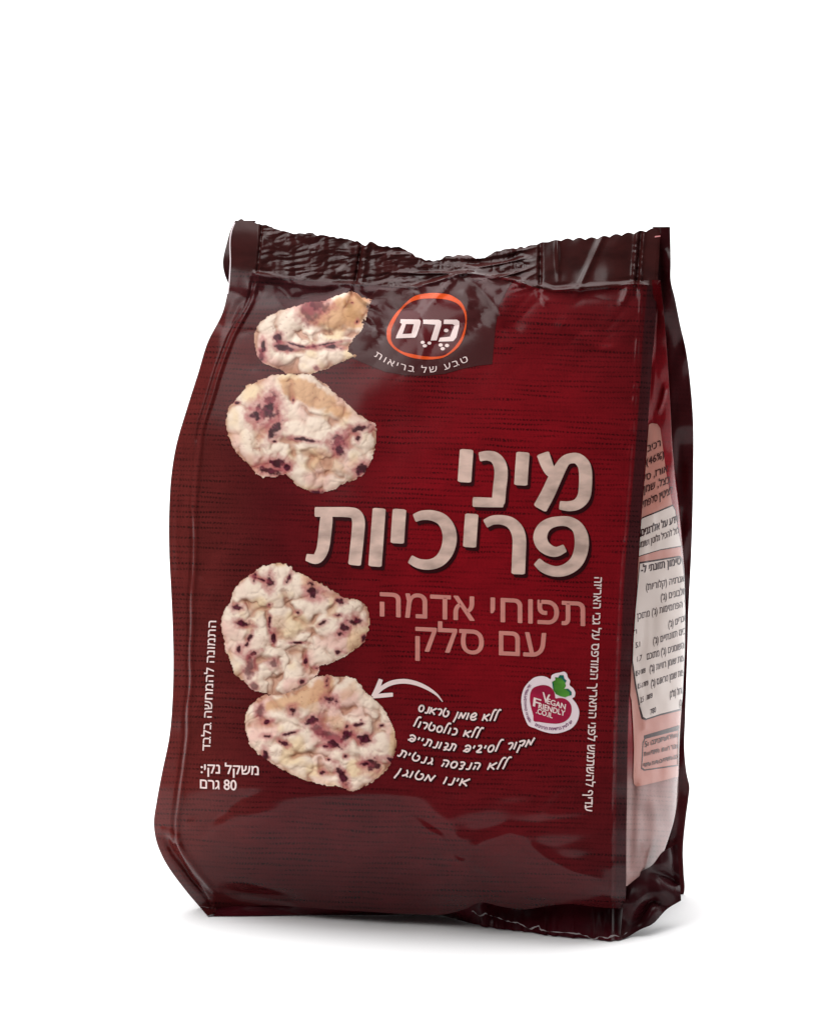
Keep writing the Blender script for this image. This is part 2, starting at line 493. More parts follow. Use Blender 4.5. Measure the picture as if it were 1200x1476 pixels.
# ------------------------------------------------------------------ mesh building
bag = bpy.data.objects.new('snack_bag', None); COL.objects.link(bag)
bag['label'] = 'dark red glossy snack bag with crimped top seal, cake pictures and cream Hebrew lettering'
bag['category'] = 'snack bag'


def link_mesh(name, co, faces, mat, parent, uv=None, ink=None, normals=None):
    me = bpy.data.meshes.new(name)
    me.from_pydata([tuple(c) for c in co], [], [tuple(int(i) for i in f) for f in faces])
    me.materials.append(mat)
    me.shade_smooth()
    if uv is not None:
        lay = me.uv_layers.new(name='print'); vi = np.zeros(len(me.loops), np.int32); me.loops.foreach_get('vertex_index', vi)
        lay.data.foreach_set('uv', (np.asarray(uv)[vi] / 100.0).astype(np.float32).ravel())
    if ink is not None:
        at = me.color_attributes.new('ink', 'FLOAT_COLOR', 'POINT')
        at.data.foreach_set('color', np.hstack((ink, np.ones((len(ink), 1)))).astype(np.float32).ravel())
    if normals is not None:
        me.normals_split_custom_set_from_vertices([tuple(n) for n in normals])
    o = bpy.data.objects.new(name, me); COL.objects.link(o)
    if parent: o.parent = parent
    return o


def grid_faces(nr, nc):
    i = np.arange(nr - 1)[:, None] * nc + np.arange(nc - 1)[None, :]
    return np.stack((i, i + nc, i + nc + 1, i + 1), -1).reshape(-1, 4)


def surf_normals(fn, q, toward=True):
    e = .7
    x, y = q[:, 0], q[:, 1]
    n = np.cross(fn(x + e, y) - fn(x - e, y), fn(x, y - e) - fn(x, y + e))
    n /= np.linalg.norm(n, axis=1)[:, None] + 1e-12
    flip = np.sum(n * (CAM - fn(x, y)), 1) < 0
    n[flip] *= -1
    return n


def patch(name, top, bot, left, right, nr, nc, fn, mat, parent, ink=None, rowpow=None):
    """Surface patch between a top and a bottom curve (given as y(x)) and two side curves (given as x(y))."""
    v = np.linspace(0, 1, nr)[:, None]; u = np.linspace(0, 1, nc)[None, :]
    yl = top[1](top[0][0]) + (bot[1](bot[0][0]) - top[1](top[0][0])) * v
    yr = top[1](top[0][1]) + (bot[1](bot[0][1]) - top[1](top[0][1])) * v
    X = np.zeros((nr, nc)); Yp = np.zeros((nr, nc))
    xt = top[0][0] + (top[0][1] - top[0][0]) * u; xb = bot[0][0] + (bot[0][1] - bot[0][0]) * u
    xl, xr = left(yl), right(yr)
    # Coons blend
    X = (1 - v) * xt + v * xb + (1 - u) * xl + u * xr - ((1 - v) * ((1 - u) * xt[0, 0] + u * xt[0, -1]) + v * ((1 - u) * xb[0, 0] + u * xb[0, -1]))
    yt, yb = top[1](xt), bot[1](xb)
    Yp = (1 - v) * yt + v * yb + (1 - u) * yl + u * yr - ((1 - v) * ((1 - u) * yl[0] + u * yr[0]) + v * ((1 - u) * yl[-1] + u * yr[-1]))
    q = np.stack((X.ravel(), Yp.ravel()), 1)
    co = fn(q[:, 0], q[:, 1])
    return link_mesh(name, co, grid_faces(nr, nc), mat, parent, q, ink(q) if ink else None), q


def ink_front(q):
    x, y = q[:, 0], q[:, 1]
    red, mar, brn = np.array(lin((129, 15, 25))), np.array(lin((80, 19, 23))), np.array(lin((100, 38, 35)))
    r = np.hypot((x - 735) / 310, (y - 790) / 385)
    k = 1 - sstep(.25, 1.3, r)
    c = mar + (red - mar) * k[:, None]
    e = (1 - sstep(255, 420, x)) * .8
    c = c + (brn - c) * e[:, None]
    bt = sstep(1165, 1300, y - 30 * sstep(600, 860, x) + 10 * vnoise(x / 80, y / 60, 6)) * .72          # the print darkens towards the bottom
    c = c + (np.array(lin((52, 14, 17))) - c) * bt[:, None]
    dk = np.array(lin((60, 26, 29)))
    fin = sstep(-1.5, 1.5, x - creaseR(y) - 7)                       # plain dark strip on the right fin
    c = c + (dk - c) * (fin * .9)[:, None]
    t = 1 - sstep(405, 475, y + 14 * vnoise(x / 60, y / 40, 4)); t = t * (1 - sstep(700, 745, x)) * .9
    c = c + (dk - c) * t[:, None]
    return np.clip(c * (1 + .10 * fbm(x / 35, y / 25, 51, 3))[:, None], 0, 1)


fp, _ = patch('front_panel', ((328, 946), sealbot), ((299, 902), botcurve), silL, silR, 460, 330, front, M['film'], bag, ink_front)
ts, _ = patch('top_seal', ((338.5, 951), topcurve), ((328, 946), sealbot), silL, silR, 60, 640, front, M['seal'], bag)
ts['label'] = 'dark brown crimped seal, crushed in the middle, with a serrated cut edge'

# right side panel: front gusset half (tucked behind the fin) and the visible half
rows = np.linspace(404, 1280, 220)
cols = np.concatenate((np.linspace(-1, 0, 8)[:-1], np.linspace(0, 1, 40), np.linspace(1, 2, 8)[1:]))
co = []; uvq = []
sidebot = smooth_ipl([(903, 1277), (922, 1262), (941, 1250), (953, 1234), (967, 1226), (987, 1215)])
for py in rows:
    xl, xr = float(silR(py)), float(sideR(py))
    for t in cols:
        px = xl + (xr - xl) * min(max(t, 0), 1)
        lim = py
        if py > 1150:
            k = (py - 1150) / 130.0
            lim = 1150 + (min(float(sidebot(px)), 1279) - 1150) * k
        p = side(np.array([px]), np.array([lim]))[0]
        if t < 0:
            f0 = front(np.array([float(creaseR(lim)) + 8]), np.array([lim]))[0] + np.array((0, .0016, 0))
            p = p + (f0 - p) * (-t)
        if t > 1:
            b0 = P(np.array([xr - 4]), np.array([lim]), np.array([float(yline(xr) + backY(lim)) - .001]))[0]
            p = p + (b0 - p) * (t - 1)
        co.append(p); uvq.append((px, lim))
uvq = np.array(uvq)


def ink_side(q):
    x, y = q[:, 0], q[:, 1]
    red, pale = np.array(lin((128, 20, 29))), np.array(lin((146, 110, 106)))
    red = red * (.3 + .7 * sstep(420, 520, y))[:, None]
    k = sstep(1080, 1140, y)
    return (red + (pale[None] - red) * k[:, None]) * (1 + .1 * fbm(x / 20, y / 12, 61, 2))[:, None]


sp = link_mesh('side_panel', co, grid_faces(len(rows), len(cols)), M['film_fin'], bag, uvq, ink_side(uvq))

# fin at the back right corner
silB = smooth_ipl([(327, 965), (380, 966), (404, 966), (430, 972), (470, 980), (500, 987), (560, 995), (600, 998), (680, 998.5), (740, 997.5), (800, 995.5), (869, 992), (940, 990), (1030, 987),
                   (1088, 986), (1118, 989.5), (1134, 993), (1150, 991.5), (1176, 988), (1233, 983.5), (1257, 984.5), (1293, 983), (1300, 979)])


def strip(name, inner, outer, ya, yb, yfun, n, mat, ink=None, nc=8):
    ys_ = np.linspace(ya, yb, n); co = []; q = []
    for py in ys_:
        a, b_ = float(inner(py)), float(outer(py))
        for t in np.linspace(0, 1, nc):
            px = a + (b_ - a) * t
            co.append(P(np.array([px]), np.array([py]), np.array([yfun(px, py, t)]))[0]); q.append((px, py))
    q = np.array(q)
    return link_mesh(name, co, grid_faces(n, nc), mat, bag, q, ink(q) if ink else None)


def yfin(px, py, t):
    return float(yline(945) + backY(py)) + .0012 * float(vnoise(np.array(px / 14), np.array(py / 38), 71)) + .002 * t * float(sstep(420, 500, py))


innerB = lambda py: np.where(np.asarray(py) < 420, 940, sideR(np.clip(py, 420, 1240)) - 8)
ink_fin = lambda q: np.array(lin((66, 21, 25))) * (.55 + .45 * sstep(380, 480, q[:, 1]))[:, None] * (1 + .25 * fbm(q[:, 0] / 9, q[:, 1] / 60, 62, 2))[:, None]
strip('back_fin', innerB, silB, 327, 1300, yfin, 220, M['film_fin'], ink_fin, 10)
# sliver of the back left fin beside the top corner, and the rest hidden behind the front
silLb = smooth_ipl([(318, 339), (330, 333), (350, 327), (384, 321.5), (396, 324), (410, 330), (420, 336), (600, 300), (900, 290), (1290, 310)])
strip('back_fin', lambda py: silLb(py) + 30, silLb, 318, 1290, lambda px, py, t: float(yline(330) + backY(py)) + .001 * t + .004 * (1 - float(sstep(430, 520, py))), 160, M['fin_dark'], None, 6)

# back panel, far side panel and base, closing the bag
rows = np.linspace(335, 1285, 60); co = []; q = []
for py in rows:
    for t in np.linspace(0, 1, 30):
        px = float(silLb(py) + 12) * (1 - t) + float(innerB(py) + 3) * t
        bul = .010 * math.sin(math.pi * t) * float(sstep(400, 700, py))
        py0 = py; py = max(py, float(sealbot(px)) - 3)
        co.append(P(np.array([px]), np.array([py]), np.array([float(yline(px) + backY(py) + bul + (py - py0) * .0002)]))[0]); q.append((px, py)); py = py0
q = np.array(q)
link_mesh('back_panel', co, grid_faces(60, 30), M['film_fin'], bag, q, ink_fin(q))
co = []; q = []
for py in np.linspace(400, 1285, 60):
    for t in np.linspace(0, 1, 14):
        px = float(creaseL(py) + 3) * (1 - t) + float(silLb(py) + 14) * t
        ya = float(Yf(np.array([creaseL(py) + 3]), np.array([py]))[0]) + .0016; yb_ = float(yline(px) + backY(py)) - .001
        p = P(np.array([px]), np.array([py]), np.array([ya + (yb_ - ya) * t]))[0]
        p[0] += .010 * math.sin(math.pi * t) * (1 - float(sstep(500, 800, py)))
        co.append(p); q.append((px, py))
q = np.array(q)
link_mesh('side_panel', co, grid_faces(60, 14), M['film_fin'], bag, q, ink_fin(q))

# dark flange below the front: the bottom seal, standing on the table
xs = np.linspace(299, 904, 300); co = []; q = []
for x in xs:
    yb_ = float(outline_bot(x)) + .8 * float(vnoise(np.array(x / 5), np.array(0.), 81)) * (x > 650)
    gy = float(ground_y(x, yb_, .0004)); yt = float(botcurve(x)) - 12 * float(sstep(296, 312, x))
    ytop = float(Yf(np.array([x]), np.array([yt]))[0]) + .0045 + .011 * float(sstep(640, 720, x))
    for t in np.linspace(0, 1, 12):
        py = yt + (yb_ - yt) * t; Yq = ytop + (gy - ytop) * t + .0005 * math.sin(math.pi * t) * float(fbm(np.array(x / 40), np.array(t * 2.0), 83, 2))
        co.append(P(np.array([x]), np.array([py]), np.array([Yq]))[0]); q.append((x, py))
q = np.array(q)
fl = link_mesh('bottom_flange', co, grid_faces(300, 12), M['flange'], bag, q)
# raw silvery cut edge showing along the right half of the flange
co = []; fc = []
cut = open_spline(Z(540, 1080, 3.333, [(430, 770), (470, 778), (500, 800), (530, 790), (560, 800), (610, 815), (650, 830), (690, 835), (740, 862), (785, 850), (800, 868), (880, 880), (960, 884),
                                      (1010, 895), (1050, 912), (1080, 900), (1110, 908), (1150, 895), (1180, 898), (1210, 880)]), 8)
for i, (x, y) in enumerate(cut):
    wd = max(.05, .55 + 1.1 * float(vnoise(np.array(i / 3.5), np.array(0.), 87))); jy = .7 * float(vnoise(np.array(i / 2.2), np.array(3.), 88))
    gy = float(ground_y(x, outline_bot(min(x, 903)), .0004)) - .0012
    for dy in (-wd, wd): co.append(P(np.array([x]), np.array([y + dy + jy]), np.array([gy]))[0])
    if i: fc.append((2 * i - 2, 2 * i - 1, 2 * i + 1, 2 * i))
link_mesh('cut_edge', co, fc, M['raw'], fl)

# dark crumpled fold under the side panel
NR, NC = 40, 50; co = []; q = []
for i in range(NR):
    v = i / (NR - 1)
    for j in range(NC):
        u = j / (NC - 1)
        ax = 900 + (975 - 900) * u; ay = float(sidebot(min(max(ax, 903), 987))) - 5
        bxy = open_spline([(893, 1354), (903, 1351), (922, 1340), (941, 1331), (960, 1311), (981, 1298)], 10)
        k = u * (len(bxy) - 1); k0 = min(int(k), len(bxy) - 2); bx, by = bxy[k0] + (bxy[k0 + 1] - bxy[k0]) * (k - k0)
        px, py = ax + (bx - ax) * v, ay + (by - ay) * v
        yl0 = float(ground_y(893, 1354, .0004)); yb_ = float(ground_y(bx, by, .0004)); yb_ = yl0 + (yb_ - yl0) * (1 - .62 * float(sstep(0, .55, u)))
        ya = float(Ys(np.array([ax]), np.array([ay]))[0]); ya = yl0 + .006 + (ya - yl0) * .40
        Yq = ya + (yb_ - ya) * v + .0030 * math.sin(math.pi * v) * float(ridged(np.array(px / 42 + py / 80), np.array(py / 46 - px / 60), 91, 1))
        co.append(P(np.array([px]), np.array([py]), np.array([Yq]))[0]); q.append((px, py))
link_mesh('bottom_fold', co, grid_faces(NR, NC), M['dark'], bag, np.array(q))

# ------------------------------------------------------------------ printed art: flat shapes laid on the film


def lay_on(name, pts, faces, mat, parent, fn, layer, ink=None, zs=None):
    q = np.array(pts, float)
    if fn is side:                          # keep the print on its panel
        q[:, 0] = np.clip(q[:, 0], silR(q[:, 1]) + .5, sideR(q[:, 1]) - .15)
    if fn is side: layer += 4
    n = surf_normals(fn, q); co = fn(q[:, 0], q[:, 1]) + n * (.00010 + .00005 * layer + (0 if zs is None else zs * .000002))[..., None] if zs is not None else fn(q[:, 0], q[:, 1]) + n * (.00010 + .00005 * layer)
    return link_mesh(name, co, wind(co, faces, n), mat, parent, q, ink, n)


def wind(co, faces, n):
    """Turn every face so that it looks the same way as the film under it."""
    out = []
    for f in faces:
        a, b_, c = co[f[0]], co[f[1]], co[f[2]]
        out.append(f if np.dot(np.cross(b_ - a, c - a), n[f[0]]) >= 0 else tuple(reversed(list(f))))
    return out


def grid_cut(bm, step):
    xs_ = [v.co.x for v in bm.verts]; ys_ = [v.co.y for v in bm.verts]
    for ax, lo, hi in ((0, min(xs_), max(xs_)), (1, min(ys_), max(ys_))):
        for c in np.arange(math.floor(lo / step) * step + step, hi, step):
            no = (1, 0, 0) if ax == 0 else (0, 1, 0); p = (c, 0, 0) if ax == 0 else (0, c, 0)
            bmesh.ops.bisect_plane(bm, geom=bm.verts[:] + bm.edges[:] + bm.faces[:], dist=1e-5, plane_co=p, plane_no=no)


def bm_lists(bm):
    bm.verts.index_update()
    return [(v.co.x, v.co.y) for v in bm.verts], [tuple(v.index for v in f.verts) for f in bm.faces]


def fill(loops):
    """Fill closed outlines (even-odd for overlapping loops) -> bmesh of triangles."""
    from mathutils.geometry import delaunay_2d_cdt
    vs, es = [], []
    for lp in loops:
        lp = [c for i, c in enumerate(lp) if math.hypot(c[0] - lp[i - 1][0], c[1] - lp[i - 1][1]) > 1e-5]
        n0 = len(vs); vs += [Vector((c[0], c[1])) for c in lp]; es += [(n0 + i, n0 + (i + 1) % len(lp)) for i in range(len(lp))]
    ov, oe, of, *_ = delaunay_2d_cdt(vs, es, [], 0, 1e-6)
    P_ = np.array([(v.x, v.y) for v in ov]); T = np.array(of)
    cen = P_[T].mean(1); k = np.zeros(len(T), int)
    for lp in loops: k += inside(cen[:, 0], cen[:, 1], lp)
    bm = bmesh.new(); bv = [bm.verts.new((x, y, 0)) for x, y in P_]
    for t, q in zip(T, k % 2 == 1):
        if q: bm.faces.new([bv[i] for i in t])
    bmesh.ops.delete(bm, geom=[v for v in bm.verts if not v.link_faces], context='VERTS')
    return bm


def shape(name, loops, mat, parent=None, fn=front, layer=0, step=6):
    """Filled outline (first loop) with optional holes (further loops), draped over the film."""
    return drape(name, loops, mat, parent or fp, fn, layer, step)


def text_loops(cu):
    from mathutils.geometry import interpolate_bezier
    o = bpy.data.objects.new('tmp', cu); COL.objects.link(o)
    dg = bpy.context.evaluated_depsgraph_get(); dg.update()
    c = o.evaluated_get(dg).to_curve(dg); loops = []
    for sp_ in c.splines:
        bp_ = sp_.bezier_points; lp = []
        for i in range(len(bp_)):
            p, q = bp_[i], bp_[(i + 1) % len(bp_)]
            straight = (p.handle_right - p.co).cross(q.co - p.co).length < 1e-6 and (q.handle_left - q.co).cross(q.co - p.co).length < 1e-6
            lp += [(v.x, v.y) for v in interpolate_bezier(p.co, p.handle_right, q.handle_left, q.co, 2 if straight else 5)[:-1]]
        loops.append(lp)
    bpy.data.objects.remove(o)
    return loops


def drape(name, loops, mat, parent, fn, layer, step, warp=None, clip=None, bold=0.0):
    bm = fill(loops)
    if warp is not None:
        a = np.array([(v.co.x, v.co.y) for v in bm.verts]); wq = warp(a)
        for v, c in zip(bm.verts, wq): v.co = (c[0], c[1], 0)
    for v in bm.verts: v.co.z = 0
    if clip:
        for (p_, no) in clip:
            bmesh.ops.bisect_plane(bm, geom=bm.verts[:] + bm.edges[:] + bm.faces[:], dist=1e-5, plane_co=(*p_, 0), plane_no=(*no, 0), clear_outer=True)
    bmesh.ops.triangulate(bm, faces=bm.faces[:])
    if bm.verts: grid_cut(bm, step)
    pts, fcs = bm_lists(bm); bm.free()
    if not pts: return None
    zs = None
    if bold:                                # heavier weight: the same line overprinted with small shifts
        n0 = len(pts); base = np.array(pts); allp, allf, zs = [], [], []
        for k, (sx, sy) in enumerate(((0, 0), (-1, 0), (1, 0), (0, -.8), (0, .8))):
            allp.append(base + np.array((sx, sy)) * bold * .5); allf += [tuple(i + k * n0 for i in f) for f in fcs]; zs.append(np.full(n0, k))
        pts = np.vstack(allp); fcs = allf; zs = np.concatenate(zs)
    return lay_on(name, pts, fcs, mat, parent, fn, layer, None, zs)


def heb(s):
    """Visual order for a right-to-left line: letters reversed, digits and Latin kept."""
    import re
    out = []
    for tok in re.findall(r'[0-9A-Za-z.,%]*[0-9A-Za-z%]|.', s): out.insert(0, tok)
    t = ''.join(out)
    return t.translate(str.maketrans('()', ')('))


def text(name, s, p0, p1, h, mat, parent=None, fn=front, layer=1, bold=0.0, up=None, step=6, spacing=1.0, rtl=True, curve=None, clip=None, slant=0.0, loops=None):
    """One printed line. p0, p1: ends of the baseline in photo pixels; h: letter height in pixels."""
    cu = bpy.data.curves.new('tmp', 'FONT'); cu.body = heb(s) if rtl else s
    cu.resolution_u = 3; cu.space_character = spacing
    hh = .592 if rtl else .70
    bl = np.array(open_spline(curve, 8)) if curve else None

    def warp(a):
        x0, x1 = a[:, 0].min(), a[:, 0].max(); t = (a[:, 0] - x0) / (x1 - x0); v = a[:, 1] / hh * h
        if bl is None:
            b0 = np.array(p0, float); d = np.array(p1, float) - b0
            u = np.array(up, float) if up is not None else np.array((d[1], -d[0])) / np.linalg.norm(d)
            return b0 + d * t[:, None] + u * v[:, None] + d / np.linalg.norm(d) * (v * slant)[:, None]
        seg = np.hypot(*np.diff(bl, axis=0).T); L_ = np.concatenate(([0], np.cumsum(seg))); s_ = t * L_[-1]
        x = np.interp(s_, L_, bl[:, 0]); y = np.interp(s_, L_, bl[:, 1]); e = .03 * L_[-1]
        dx = np.interp(s_ + e, L_, bl[:, 0]) - np.interp(s_ - e, L_, bl[:, 0]); dy = np.interp(s_ + e, L_, bl[:, 1]) - np.interp(s_ - e, L_, bl[:, 1])
        n_ = np.hypot(dx, dy)
        return np.stack((x + dy / n_ * v, y - dx / n_ * v), 1)
    return drape(name, loops or text_loops(cu), mat, parent or fp, fn, layer, step, warp, clip, bold)


def blurred_line(n, seed):
    """Print too small to read in the photo: a row of letter-like marks without words."""
    rs = random.Random(seed); x = 0.0; out = []
    bar = lambda a, b_, c, d: [(a, b_), (c, b_), (c, d), (a, d)]
    for i in range(n):
        if rs.random() < .16: x += .26
        wd = rs.choice((.2, .34, .42)); q = rs.random()
        if wd > .25 and q < .8: out.append(bar(x, .50, x + wd, .592))
        out.append(bar(x + wd - .09, 0, x + wd, .49))
        if q > .35 and wd > .25: out.append(bar(x, 0 if q > .6 else .2, x + .09, .49))
        if q < .3 and wd > .25: out.append(bar(x, 0, x + wd - .1, .09))
        x += wd + .12
    return out


def ribbons(strokes, dense=5, cap=.45, wide=0.0):
    """Variable-width brush strokes -> points, faces. Stroke points are (x, y, width)."""
    pts, fcs, zs = [], [], []
    for k, st in enumerate(strokes):
        c = open_spline([(p[0], p[1], p[2]) for p in st], dense) if len(st) > 2 else np.linspace(st[0], st[-1], 8)
        d = np.gradient(c[:, :2], axis=0); d /= np.hypot(d[:, 0], d[:, 1])[:, None] + 1e-9
        wd = c[:, 2] / 2 + wide
        ext = []
        for sgn, i in ((-1, 0), (1, len(c) - 1)):
            ws = [(cap * .35, .96), (cap * .7, .82), (cap * .9, .6)]; r = wd[i] * .55
            e = [(c[i, :2] + sgn * d[i] * (r * a + wide * .5), wd[i] * b_, d[i]) for a, b_ in ws]
            ext.append(e)
        chain = list(reversed(ext[0])) + [(c[i, :2], wd[i], d[i]) for i in range(len(c))] + ext[1]
        base = len(pts)
        for (p_, w_, t_) in chain:
            n_ = np.array((-t_[1], t_[0]))
            for f in (-1, -.5, 0, .5, 1): pts.append(tuple(p_ + n_ * w_ * f)); zs.append(k)
        for i in range(len(chain) - 1):
            for j in range(4):
                a = base + i * 5 + j; fcs.append((a, a + 5, a + 6, a + 1))
    return np.array(pts), fcs, np.array(zs)


def strokes_on(name, strokes, mat, parent=None, layer=1, shift=(0, 0), wide=0.0, dense=5, cap=.45):
    pts, fcs, zs = ribbons(strokes, dense, cap, wide); pts = pts + np.array(shift)
    n = surf_normals(front, pts); co = front(pts[:, 0], pts[:, 1]) + n * (.00010 + .00005 * layer + zs * .000002)[:, None]
    return link_mesh(name, co, wind(co, fcs, n), mat, parent or fp, pts, None, n)


# --- title
A = lambda pts: Z(640, 640, 5, [(x, y, (w_ or 95) / 5) for x, y, w_ in pts])
B = lambda pts: Z(420, 640, 5, [(x, y, (w_ or 95) / 5) for x, y, w_ in pts])
TITLE = [
    A([(835, 442, 62), (900, 448, 72), (960, 432, 80), (1003, 380, 92), (1015, 300, 94), (1015, 200, 94), (1000, 145, 90), (960, 107, 80), (915, 103, 74), (875, 118, 76), (845, 155, 84),
       (800, 240, 96), (745, 360, 100), (692, 458, 102)]),
    A([(712, 76, 92), (735, 140, 88), (762, 196, 78), (800, 222, 60)]),
    A([(566, 70, 96), (558, 180, 96), (551, 288, 96)]),
    A([(258, 92, 66), (310, 85, 70), (365, 100, 82), (400, 150, 94), (409, 220, 96), (397, 330, 96), (391, 420, 92), (390, 440, 60)]),
    A([(212, 418, 70), (300, 421, 70), (420, 424, 66)]),
    A([(161, 50, 98), (153, 160, 98), (146, 266, 98)]),
    A([(668, 850, 62), (720, 893, 74), (800, 918, 76), (880, 903, 86), (950, 848, 96), (984, 762, 102), (986, 672, 100), (958, 602, 86), (900, 562, 76), (830, 556, 70), (760, 572, 78), (710, 612, 92),
       (690, 672, 100), (710, 730, 94), (760, 768, 80), (810, 776, 70), (864, 752, 58)]),
    A([(300, 573, 64), (350, 549, 66), (420, 548, 70), (480, 570, 82), (524, 622, 95), (540, 692, 98), (537, 800, 98), (532, 928, 98)]),
    A([(198, 514, 96), (190, 620, 96), (183, 734, 96)]),
    B([(890, 533, 60), (940, 515, 68), (1010, 515, 75), (1080, 542, 86), (1125, 602, 98), (1140, 682, 102), (1120, 770, 98), (1070, 838, 86), (1000, 868, 76), (920, 863, 70), (858, 832, 62)]),
    B([(778, 480, 98), (770, 590, 98), (763, 706, 98)]),
    B([(632, 474, 94), (618, 670, 95), (603, 873, 96)]),
    B([(176, 490, 70), (300, 490, 70), (420, 493, 74), (466, 512, 86), (484, 562, 92), (478, 660, 92), (468, 760, 92), (456, 864, 92)]),
    B([(255, 512, 84), (250, 570, 92), (236, 700, 90), (220, 775, 86), (180, 828, 74), (112, 818, 52)]),
]
strokes_on('title_shadow', TITLE, M['title_dark'], layer=0, shift=(3.6, 4.6), wide=.5)
strokes_on('title_lettering', TITLE, M['title'], layer=2)

# --- subtitle
text('subtitle_lettering', 'תפוחי אדמה', (548, 888), (842, 902), 34, M['rose'], up=(0, -1), bold=1.4)
text('subtitle_lettering', 'עם סלק', (599, 938), (786, 947), 34, M['rose'], up=(0, -1), bold=1.4)

# --- net weight and the two upright lines of small print
text('weight_lettering', 'משקל נקי:', (290, 1114), (373, 1117), 12.4, M['white'], up=(0, -1), bold=.7)
text('weight_lettering', '80 גרם', (289, 1136), (341, 1139), 12.4, M['white'], up=(0, -1), bold=.7)
text('small_lettering', 'התמונה להמחשה בלבד', (303, 1082), (312, 895), 10.5, M['white'], bold=.45, up=(-1, -.02))
text('small_lettering', 'עדיף להשתמש לפני התאריך המודפס על גבי האריזה', (856, 832), (842, 1169), 10.5, M['white'], bold=.45, up=(1, .03))

# --- brand patch: brown tab, orange ring, letters, curved line
LG = lambda pts: Z(540, 410, 5.4545, pts)
shape('logo_tab', [[(507, 516), (528, 525), (555, 536), (585, 541), (613, 542), (641, 539), (668, 531), (690, 527), (709, 525), (711, 502), (714, 470), (719, 440), (730, 419), (738, 406), (700, 401), (668, 397), (630, 408),
                    (600, 417), (545, 415), (532, 428), (527, 448), (518, 474), (508, 492), (501, 505)]], M['tab'], layer=0)
ring_o = closed_spline(LG([(95, 390), (105, 330), (150, 250), (200, 190), (250, 140), (310, 95), (380, 75), (470, 70), (560, 76), (620, 97), (680, 142), (715, 210), (722, 280), (714, 360), (690, 440), (650, 500), (600, 541), (540, 575),
                           (460, 590), (370, 589), (290, 576), (220, 550), (150, 505), (106, 450)]), 4)
ring_i = closed_spline(LG([(128, 400), (137, 340), (180, 250), (230, 182), (280, 143), (340, 121), (420, 112), (520, 115), (600, 131), (660, 162), (700, 222), (712, 285), (702, 350), (672, 430), (630, 490), (580, 538), (530, 563), (450, 570),
                           (380, 564), (300, 550), (220, 530), (160, 490), (131, 445)]), 4)
shape('logo_disc', [ring_i], M['disc'], layer=1)
shape('logo_ring', [ring_o, ring_i], M['orange'], layer=2, step=4)
dots = []
for cx, cy, r in ((377, 457, 15), (428, 463, 15), (393, 484, 15), (518, 478, 16), (568, 482, 16), (534, 507, 16), (561, 363, 17)):
    dots.append([(cx + r * 1.08 * math.cos(a), cy + r * .84 * math.sin(a)) for a in np.linspace(0, 2 * math.pi, 14)[:-1]])
loops = [[(203, 276), (350, 278), (362, 290), (358, 318), (330, 405), (318, 420), (166, 426), (171, 405), (190, 365), (214, 312), (200, 304)],
         [(246, 314), (307, 314), (288, 388), (219, 392)],
         [(381, 278), (505, 279), (524, 292), (522, 325), (486, 441), (438, 442), (477, 318), (382, 312)],
         [(545, 278), (645, 278), (664, 292), (665, 328), (642, 418), (616, 448), (500, 452), (511, 421), (592, 412), (626, 322), (612, 313), (541, 312)]] + dots
shape('logo_lettering', [LG(l) for l in loops], M['white'], layer=3, step=4)
text('tagline_lettering', 'טבע של בריאות', None, None, 8.2, M['white'], layer=2, spacing=1.25, step=4,
     curve=[(539, 514), (560, 526), (583, 534), (608, 537.5), (632, 535.5), (655, 529), (675, 521)])

# --- arrow
AR = lambda pts: Z(530, 830, 3.5294, [(x, y, w_ / 3.5294) for x, y, w_ in pts])
strokes_on('arrow', [AR([(380, 640, 3), (350, 604, 11), (300, 570, 18), (240, 545, 22), (180, 536, 24), (120, 545, 24), (70, 572, 22), (30, 612, 18)]),
                     AR([(66, 528, 22), (50, 570, 24), (28, 612, 20)]), AR([(126, 604, 20), (80, 608, 22), (28, 614, 18)])], M['white'], layer=3)

